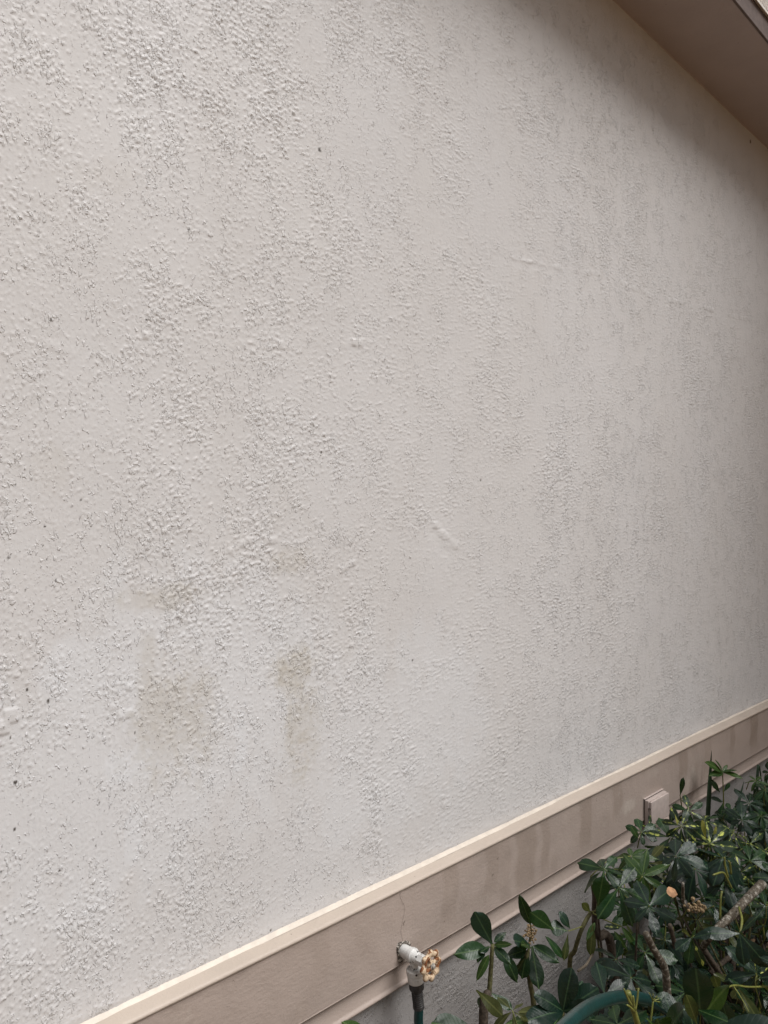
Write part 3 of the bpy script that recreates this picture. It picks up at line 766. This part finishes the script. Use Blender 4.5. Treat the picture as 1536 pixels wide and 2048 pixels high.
# --- umbrella shrubs
def shrub(base, label): return Plant('umbrella_shrub', base, label, 'shrub', 'umbrella shrubs planted along the wall')
G = shrub(Vector((1.72, -.20, 0)), 'umbrella shrub with drooping green leaves at the left end of the bed')
Fv = shrub(Vector((2.05, -.33, 0)), 'umbrella shrub with yellow-streaked leaves growing just below the outlet box')
Hh_ = shrub(Vector((2.02, -.52, 0)), 'umbrella shrub with a thick pale lichen-covered branch and large hanging leaves')
I_ = shrub(Vector((1.42, -.47, 0)), 'umbrella shrub in front with cut yellow stems beside the hose arch')
V_ = shrub(Vector((1.80, -.42, 0)), 'umbrella shrub in the middle of the bed beside the tan dead leaf')
Q_ = shrub(Vector((2.30, -.13, 0)), 'umbrella shrub pressed against the wall right of the outlet box')
U_ = shrub(Vector((1.95, -.13, 0)), 'umbrella shrub pressed against the wall under the outlet box')
K_ = shrub(Vector((2.75, -.30, 0)), 'dense dark umbrella shrub behind the others at the right edge')

# woody stems
G1 = at(1182, 1824, .22)
G.stem([G.b, Vector((1.72, -.2, .16)), at(1222, 1892, .2), at(1196, 1872, .2), at(1190, 1830, .2), at(1190, 1775, .22)], .014, .0055, M_BARK, 'trunk', 5, 10, .1)
G.stem([Vector((1.60, -.16, 0)), at(1140, 1960, .18), at(1150, 1900, .2), at(1165, 1855, .22), G1], .0055, .0045, M_STEM, 'branch')
G.stem([at(1156, 1942, .16), at(1172, 1930, .16), at(1183, 1912, .16), at(1187, 1902, .16)], .0032, .0026, M_TWIG, 'twig')
simple_leaves(G, .23, [(1108, 1860, 1064, 1826, 1.2, 'green', .02), (1135, 1862, 1103, 1852, 1.9, 'green', .01), (1140, 1857, 1124, 1828, 1.2, 'blue', .01), (1136, 1868, 1128, 1922, .9, 'olive', .02), (1126, 1916, 1094, 1874, .6, 'lance', .01)])
G.stem([at(1165, 1853, .22), at(1150, 1858, .225), at(1137, 1862, .23)], .0012, .001, M_PET, 'leaf_stalk', 3)
G.stem([G1, at(1210, 1840, .24), at(1243, 1853, .26)], .0016, .0013, M_PET, 'leaf_stalk', 4)
G.stem([G1, at(1192, 1820, .24), at(1196, 1800, .25)], .0015, .0012, M_PET, 'leaf_stalk', 4)
for bx, by, tx, ty, wd, kd in [(1243, 1853, 1276, 1898, .95, 'young'), (1245, 1852, 1262, 1832, 1.1, 'young'), (1196, 1812, 1205, 1757, 1.25, 'green'), (1186, 1848, 1180, 1912, 1.1, 'olive'), (1190, 1845, 1172, 1882, 1.1, 'young'), (1228, 1862, 1256, 1902, .9, 'young'), (1180, 1824, 1170, 1810, 1.4, 'olive'), (1240, 1856, 1215, 1850, 1., 'vari')]:
    b = at(bx, by, .26); G.leaf(b, tip_at(b, tx, ty, .02), tocam(b, .2, .15), kd, width=wd)
CL = []
def cl(P, px, py, off, n, r, kind, root=None, up=.5, droop=.3, rnd=.25, second=None):
    c = at(px, py, off)
    if root is None:
        root = c + Vector((random.uniform(-.01, .05), random.uniform(.0, .05), -random.uniform(.04, .08)))
    P.palm(c, root, tocam(c, up, rnd), n, r, kind, droop, second=second); CL.append((P, root))
GT = at(1190, 1775, .22)
for px, py, off, n, r, kd, up in [(1208, 1738, .24, 7, .068, 'green', .6), (1262, 1712, .24, 7, .068, 'young', .55), (1283, 1664, .16, 6, .055, 'green', .5), (1297, 1655, .16, 5, .045, 'vari', .5), (1312, 1692, .22, 7, .060, 'blue', .6), (1285, 1752, .3, 7, .075, 'young', .4),
        (1238, 1775, .28, 6, .078, 'green', .35), (1335, 1748, .28, 7, .068, 'blue', .5), (1298, 1812, .36, 6, .075, 'blue', .45), (1255, 1742, .2, 6, .06, 'green', .5), (1228, 1738, .18, 5, .055, 'green', .7), (1296, 1726, .24, 7, .06, 'olive', .5), (1262, 1800, .25, 6, .065, 'green', .4)]:
    cl(G, px, py, off, n, r, kd, GT + Vector((random.uniform(0, .1), random.uniform(-.04, .04), random.uniform(-.05, .03))) if px < 1270 else None, up)
G.leaf(at(1262, 1652, .17), tip_at(at(1262, 1652, .17), 1276, 1676, .02), tocam(at(1265, 1660, .2), .2, .05), 'young', width=1.9)
for px, py, off, n, r, kd, up in [(1420, 1688, .34, 8, .088, 'vari', .45), (1362, 1652, .28, 7, .060, 'vari', .5), (1466, 1664, .30, 6, .058, 'vari', .5), (1500, 1688, .34, 7, .068, 'green', .5), (1378, 1622, .18, 6, .058, 'green', .5), (1446, 1716, .38, 8, .080, 'blue', .55),
        (1352, 1712, .32, 7, .065, 'blue', .5), (1500, 1722, .36, 7, .070, 'green', .5), (1390, 1738, .34, 7, .070, 'blue', .5), (1340, 1675, .25, 6, .06, 'green', .5), (1408, 1640, .18, 7, .06, 'green', .6), (1440, 1630, .14, 5, .05, 'blue', .5), (1530, 1700, .36, 6, .06, 'vari', .6), (1375, 1690, .3, 7, .06, 'vari', .5), (1530, 1660, .3, 7, .07, 'blue', .5)]:
    cl(Fv, px, py, off, n, r, kd, None, up, second='vari' if kd == 'green' else None)
for bx, by, tx, ty, kd in [(1412, 1680, 1404, 1640, 'yell'), (1427, 1680, 1432, 1655, 'yell'), (1410, 1688, 1414, 1720, 'olive'), (1350, 1628, 1356, 1650, 'yell'), (1510, 1728, 1516, 1755, 'yell')]:
    b = at(bx, by, .335); Fv.leaf(b, tip_at(b, tx, ty, .01), tocam(b, .3, .1), kd, width=.5)
Fv.stem([at(1372, 1690, .14), at(1366, 1630, .12), at(1360, 1590, .12)], .0022, .0014, M_STEM, 'branch', 4, 6)
simple_leaves(Fv, .12, [(1360, 1592, 1367, 1556, .6, 'green', .01), (1352, 1605, 1341, 1640, 1.0, 'vari', .03), (1360, 1600, 1385, 1610, 1.2, 'olive', .02)])
# H: lichen branch, hanging clusters
Hh_.stem([Hh_.b, Vector((2.03, -.40, .2)), at(1405, 1895, .40)], .006, .0065, M_BARK, 'trunk', 6, 10, .1)
Hh_.stem([at(1405, 1895, .40), at(1430, 1862, .44), at(1462, 1832, .45), at(1492, 1800, .45), at(1524, 1768, .45)], .0068, .0105, M_LICH, 'branch', 6, 12, .05, 'thick pale grey branch covered in lichen')
Hh_.stem([at(1478, 1815, .46), at(1484, 1840, .49), at(1480, 1866, .50)], .0028, .0022, M_PET, 'leaf_stalk', 4)
hc = at(1479, 1867, .5)
for tx, ty, dof, kd, wd in [(1405, 1866, .0, 'blue', .85), (1489, 1932, .01, 'olive', 1.05), (1540, 1936, .0, 'blue', .85), (1512, 1832, .0, 'green', .7)]:
    Hh_.leaf(hc, tip_at(hc, tx, ty, dof + .01), tocam(hc, .3, .1), 'blue' if kd == 'olive' else kd, width=wd)
hc2 = at(1383, 1876, .5); Hh_.stem([at(1420, 1872, .46), at(1400, 1868, .48), hc2], .0016, .0013, M_PET, 'leaf_stalk', 3)
for tx, ty, kd, wd in [(1352, 1898, 'blue', 1.4), (1410, 1936, 'vari', .9), (1422, 1866, 'blue', 1.0), (1375, 1930, 'green', 1.0), (1365, 1858, 'olive', .6), (1395, 1850, 'young', .5)]:
    Hh_.leaf(hc2, tip_at(hc2, tx, ty, .01), tocam(hc2, .3, .1), kd, width=wd)
for px, py, off, n, r, kd in [(1500, 1795, .42, 5, .05, 'young'), (1465, 1790, .4, 5, .05, 'blue'), (1510, 1770, .38, 6, .06, 'green'), (1405, 1795, .36, 5, .05, 'green'), (1450, 1760, .38, 6, .065, 'blue'), (1428, 1812, .4, 4, .045, 'blue'), (1532, 1812, .46, 5, .06, 'green'), (1480, 1745, .36, 6, .06, 'vari')]:
    cl(Hh_, px, py, off, n, r, kd)
for pts in [[(1440, 1838), (1441, 1800), (1444, 1782)], [(1463, 1776), (1455, 1760), (1446, 1745), (1426, 1750)], [(1456, 1755), (1450, 1730), (1449, 1714)], [(1462, 1748), (1460, 1728), (1457, 1722)], [(1520, 1800), (1540, 1815)], [(1528, 1876), (1526, 1850)]]:
    Hh_.stem([at(x, y, .44) for x, y in pts], .0026, .0018, M_PET, 'cut_stem', 4)
# twisted dead wood
Hh_.stem([at(1392, 1822, .42), at(1372, 1812, .42), at(1366, 1795, .42), at(1366, 1766, .43)], .005, .0028, M_LICH, 'dead_twig', 5, 8, .2)
bm = bmesh.new()
for i in range(40):
    c = at(1392 + random.gauss(0, 9), 1816 + random.gauss(0, 6), .42 + random.gauss(0, .01)) - Hh_.b
    bmesh.ops.create_icosphere(bm, subdivisions=1, radius=random.uniform(.002, .005), matrix=Matrix.Translation(c))
tag(link_mesh('dry_cluster', bm_mesh('dry_cluster', bm), M_DRY, Hh_.o), kind='stuff')
# more dim stems low in the bed
for pts, r in [([(1462, 2060), (1462, 1960), (1465, 1920)], .0085), ([(1500, 2048), (1520, 1980), (1545, 1930)], .005), ([(1420, 1945), (1460, 1915), (1510, 1890)], .0055), ([(1490, 1990), (1505, 1940), (1510, 1915)], .0035), ([(1345, 1965), (1350, 1900), (1340, 1850)], .005), ([(1536, 1990), (1500, 2010), (1470, 2030)], .0045)]:
    Hh_.stem([at(x, y, .36) for x, y in pts], r * 1.25, r, M_BARK, 'branch', 5, 8, .12)
# I: lichen trunk and front leaves
I_.stem([I_.b, Vector((1.50, -.45, .2)), at(1337, 2010, .43), at(1330, 1940, .43), at(1308, 1900, .43), at(1292, 1868, .43)], .0085, .0062, M_LICH, 'trunk', 6, 12, .05, 'mottled trunk with pale lichen patches')
I_.stem([at(1283, 2075, .56), at(1270, 2030, .56), at(1262, 2005, .56), at(1256, 1984, .56)], .0045, .004, M_PET, 'cut_stem', 4)
for pts in [[(1264, 2012), (1255, 1995), (1248, 1978)], [(1270, 2022), (1274, 2000), (1277, 1976)], [(1270, 2024), (1260, 2014), (1254, 2010)], [(1268, 2022), (1267, 2000), (1266, 1992)]]:
    I_.stem([at(x, y, .57) for x, y in pts], .0017, .0013, M_PET, 'cut_stem', 3, 6)
I_.stem([at(1300, 2056, .56), at(1304, 2020, .56), at(1306, 2002, .56)], .0014, .0014, M_PET, 'cut_stem', 4, 6)
for tx, ty in [(1298, 1985), (1306, 1988), (1314, 1992), (1318, 1998), (1320, 2004)]:
    I_.stem([at(1306, 2002, .56), at((1306 + tx) / 2, (2002 + ty) / 2, .562), at(tx, ty, .565)], .0011, .0007, M_PET, 'cut_stem', 2, 6)
fc = at(1386, 2002, .56)
for bx, by, tx, ty, kd, wd, dof in [(1400, 2030, 1398, 1952, 'round', 1.25, .03), (1438, 1982, 1428, 1952, 'olive', 1.6, .01), (1410, 2030, 1444, 1970, 'young', 1.1, .05), (1476, 1974, 1520, 2046, 'olive', 1.0, .05), (1392, 2018, 1455, 2042, 'green', 1.1, .05), (1410, 2075, 1560, 2050, 'round', 1.0, .05), (1395, 2052, 1375, 1992, 'olive', 1.0, .02), (1330, 2080, 1352, 2018, 'round', 1.1, .05), (1325, 2070, 1312, 2022, 'green', 1.2, .04), (1370, 2020, 1318, 1990, 'green', 1.3, .0), (1440, 1990, 1462, 2060, 'blue', 1.1, .0), (1345, 2040, 1330, 1990, 'blue', 1.2, -.02), (1310, 2072, 1302, 2030, 'young', .9, .05)]:
    b = at(bx, by, .56); I_.leaf(b, tip_at(b, tx, ty, dof), tocam(b, .35, .15), kd, width=wd)
I_.stem([at(1560, 1972, .54), at(1500, 1974, .55), at(1466, 1971, .56), at(1440, 1986, .565)], .0020, .0014, M_PET, 'leaf_stalk', 5)
I_.stem([at(1466, 1971, .56), at(1482, 1995, .58), at(1498, 2024, .60)], .0013, .0008, M_PET, 'leaf_stalk', 4)
for px, py, off, n, r, kd in [(1262, 1955, .36, 6, .075, 'blue'), (1232, 1918, .3, 6, .072, 'blue'), (1290, 1905, .32, 6, .065, 'green'), (1210, 1990, .34, 6, .075, 'blue'), (1330, 1880, .34, 6, .065, 'blue'), (1370, 1985, .42, 6, .06, 'green'), (1235, 2050, .45, 6, .07, 'green'), (1200, 2055, .42, 6, .06, 'blue'), (1300, 2060, .45, 7, .06, 'green')]:
    cl(I_, px, py, off, n, r, kd)

for px, py, off, n, r, kd in [(1498, 1606, .24, 7, .065, 'blue'), (1530, 1580, .24, 7, .06, 'green'), (1522, 1632, .28, 7, .07, 'green'), (1484, 1640, .26, 7, .06, 'blue'), (1512, 1562, .2, 6, .05, 'young'), (1540, 1545, .2, 6, .05, 'green'), (1462, 1622, .2, 6, .05, 'green')]:
    cl(K_, px, py, off, n, r, kd)
# deep filling foliage, kept under the outline of the bed
plants = [V_, G, Fv, Hh_, I_, Q_, U_, K_]
tries = 0; made = 0
while made < 310 and tries < 14000:
    tries += 1
    x = random.uniform(1.62, 3.5); y = -random.uniform(.05, .60); z = random.uniform(.06, .60)
    p = Vector((x, y, z)); px, py = to_px(p)
    lim = 1768 - (px - 1190) * .60
    if px < 1225 or py < lim + 34: continue
    if px < 1300 and py > 1830 and y < -.12 and random.random() < .8: continue
    if 1160 < px < 1240 and py > 1780: continue
    if px > 1700: continue
    P = min(plants, key=lambda q: (q.b - Vector((x, y, 0))).length + q.n * .0012)
    if P.n > 288: continue
    root = p + Vector((random.uniform(-.04, .04), random.uniform(-.02, .06), -random.uniform(.04, .10)))
    if root.z < .02: root.z = .02
    N = Vector((random.uniform(-.6, .5), random.uniform(-1.0, .2), random.uniform(.5, 1.0)))
    P.palm(p, root, N, random.choice((6, 7, 7, 8)), random.uniform(.045, .075), random.choice(('green', 'blue', 'blue', 'green', 'blue', 'green', 'vari', 'olive')), .35)
    CL.append((P, root)); made += 1
# branches that carry the leaves
for P in plants:
    roots = [r for q, r in CL if q is P]; random.shuffle(roots)
    roots.sort(key=lambda r: r.x + 2 * r.z)
    for i in range(0, len(roots), 3):
        for r in roots[i:i + 3][:1]:
            h = Vector((P.b.x + (r.x - P.b.x) * .35, P.b.y + (r.y - P.b.y) * .35, min(.22, r.z * .4)))
            P.stem([P.b + Vector((random.uniform(-.02, .02), random.uniform(-.02, .02), 0)), h, h.lerp(r, .6) + Vector((0, 0, -.01)), r], .005, .002, M_BARK if i % 2 else M_STEM, 'branch', 4, 6, .08)

# --- pale sprig against the trim
gJ = at(1447, 1640, .10); gJ.z = 0
J = Plant('umbrella_seedling', gJ, 'thin pale green umbrella seedling standing up against the trim board', 'seedling')
jc = at(1445, 1544, .11)
J.stem([gJ, at(1446, 1660, .1), at(1447, 1600, .1), jc], .0035, .0015, M_PET)
for tx, ty, kd, wd, dof in [(1412, 1521, 'young', 1.7, .02), (1420, 1550, 'young', 1.4, .04), (1474, 1538, 'young', 1.5, .02), (1486, 1552, 'young', 1.3, .04), (1434, 1518, 'young', 1.4, .0), (1456, 1528, 'young', 1.2, -.02)]:
    J.leaf(jc, tip_at(jc, tx, ty, dof), Vector((0, -.8, 1)) + Vector((random.uniform(-.2, .2), 0, 0)), kd, width=wd)
simple_leaves(J, .1, [(1440, 1585, 1424, 1562, .8, 'green', .02), (1447, 1584, 1460, 1566, .8, 'green', 0), (1446, 1604, 1430, 1594, 1., 'blue', .03), (1446, 1606, 1440, 1640, 1.2, 'green', .02)])

# --- two stiff blades
def blade(P, bx, by, tx, ty, off, wpx, name='blade'):
    b = at(bx, by, off); t = at(tx, ty, off); n = 8; wd = wpx / F_PX * (b.x + D) * .7071 / 2
    x = (t - b); L = x.length; x.normalize(); nrm = (CAMV - b); nrm = (nrm - x * nrm.dot(x)).normalized(); s_ = nrm.cross(x)
    V = []
    for i in range(n + 1):
        s = i / n; k = wd * (1 - max(0, s - .7) ** 1.4 * 5.2) if s < 1 else .0004
        for y, d in ((-1, 0), (-.5, -.35), (0, -.5), (.5, -.35), (1, 0)): V.append(b - P.b + x * L * s + s_ * y * k + nrm * d * wd * .8)
    me = mesh_np(name, V, grid_faces(n + 1, 5)); return link_mesh(name, me, M_BLADE, P.o)
gK = at(1422, 1760, .08); gK.z = 0
SK = Plant('blade_plant', gK, 'dark green stiff blades standing upright before the trim board', 'plant')
blade(SK, 1409, 1760, 1423, 1501, .06, 8.5); blade(SK, 1437, 1760, 1488, 1562, .10, 7.5)
SK.stem([gK, at(1422, 1760, .08)], .006, .006, M_STEM)

# --- strap-leaf clump at the right edge
gL = at(1522, 1700, .17); gL.z = 0
L_ = Plant('strap_leaf_plant', gL, 'clump of narrow arching strap leaves at the right edge of the bed', 'plant')
def strap(P, pts, wd, mat=M_BLADE):
    c = catmull(pts, 5); n = len(c) - 1; V = []
    for i, p in enumerate(c):
        s = i / n; t = (c[min(i + 1, n)] - c[max(i - 1, 0)]).normalized(); sd_ = t.cross((CAMV - p).normalized()).normalized(); nr = sd_.cross(t)
        k = wd * min(1, .5 + s * 1.3) * (1 - max(0, s - .4) ** 1.6 * 2.1)
        for y, d in ((-1, .25), (0, 0), (1, .25)): V.append(p - P.b + sd_ * y * max(k, .0004) + nr * d * k)
    return link_mesh('strap_leaf', mesh_np('strap_leaf', V, grid_faces(n + 1, 3)), mat, P.o)
for i in range(60):
    b = gL + Vector((random.uniform(-.06, .12), random.uniform(-.05, .05), random.uniform(.10, .32)))
    a = random.uniform(-2.9, .9); rch = random.uniform(.06, .32); h = random.uniform(.12, .36)
    d = Vector((math.cos(a), math.sin(a) * .55, 0))
    top_ = b + d * rch * .5 + Vector((0, 0, h)); tipz = top_.z - random.uniform(.08, .32)
    tp = b + d * rch; tp.z = tipz; top_.y = min(top_.y, -.05); tp.y = min(tp.y, -.04)
    strap(L_, [b, b.lerp(top_, .55) + Vector((0, 0, .01)), top_, tp], random.uniform(.003, .0062), M_BLADE if random.random() < .85 else M_YOUNG)
L_.stem([gL, gL + Vector((0, 0, .15)), gL + Vector((.02, 0, .30))], .02, .012, M_BARK, 'trunk')
# --- dry leaf caught in the shrubs, litter on the soil
def dead_leaf(c, N, r, label, rot=0.):
    bm = bmesh.new(); prof = [(0, -1.0), (.42, -.72), (.74, -.25), (.82, .2), (.60, .62), (.25, .86), (0, 1.05)]
    cs = [bm.verts.new((0, y * r, 0)) for _, y in prof[1:-1]]
    ends = [bm.verts.new((0, prof[0][1] * r, .1 * r)), bm.verts.new((0, prof[-1][1] * r, .25 * r))]
    for sgn in (1, -1):
        e = [bm.verts.new((sgn * x * r * random.uniform(.75, 1.1), y * r, (.45 * x * (1 if sgn > 0 else .5) + random.uniform(-.16, .16)) * r)) for x, y in prof[1:-1]]
        for i in range(len(e) - 1):
            fcs = (cs[i], e[i], e[i + 1], cs[i + 1]); bm.faces.new(fcs if sgn > 0 else fcs[::-1])
        bm.faces.new((ends[0], e[0], cs[0]) if sgn > 0 else (cs[0], e[0], ends[0])); bm.faces.new((e[-1], ends[1], cs[-1]) if sgn > 0 else (cs[-1], ends[1], e[-1]))
    o = link_mesh('dead_leaf', bm_mesh('dead_leaf', bm, True), M_DEAD); o.matrix_basis = frame(N, c) @ Matrix.Rotation(rot, 4, 'Z'); 
    return tag(o, label, 'leaf')
dl = at(1343, 1786, .40)
dead_leaf(dl, tocam(dl, .45, 0) + Vector((.35, 0, 0)), .0145, 'curled tan dead leaf caught among the dark umbrella leaves', 1.2)
bm = bmesh.new()
for i in range(900):
    x = random.uniform(1.2, 3.4); y = random.uniform(-.8, -.01); L = random.uniform(.008, .05); a = random.uniform(0, 6.28)
    p = Vector((x, y, .022)); d = Vector((math.cos(a), math.sin(a), random.uniform(-.1, .15))) * L
    tube(bm, [p, p + d * .5 + Vector((0, 0, .003)), p + d], [.0012, .0016, .0008], 4)
tag(link_mesh('leaf_litter', bm_mesh('leaf_litter', bm), M_TWIG), kind='stuff')
bpy.context.view_layer.update()
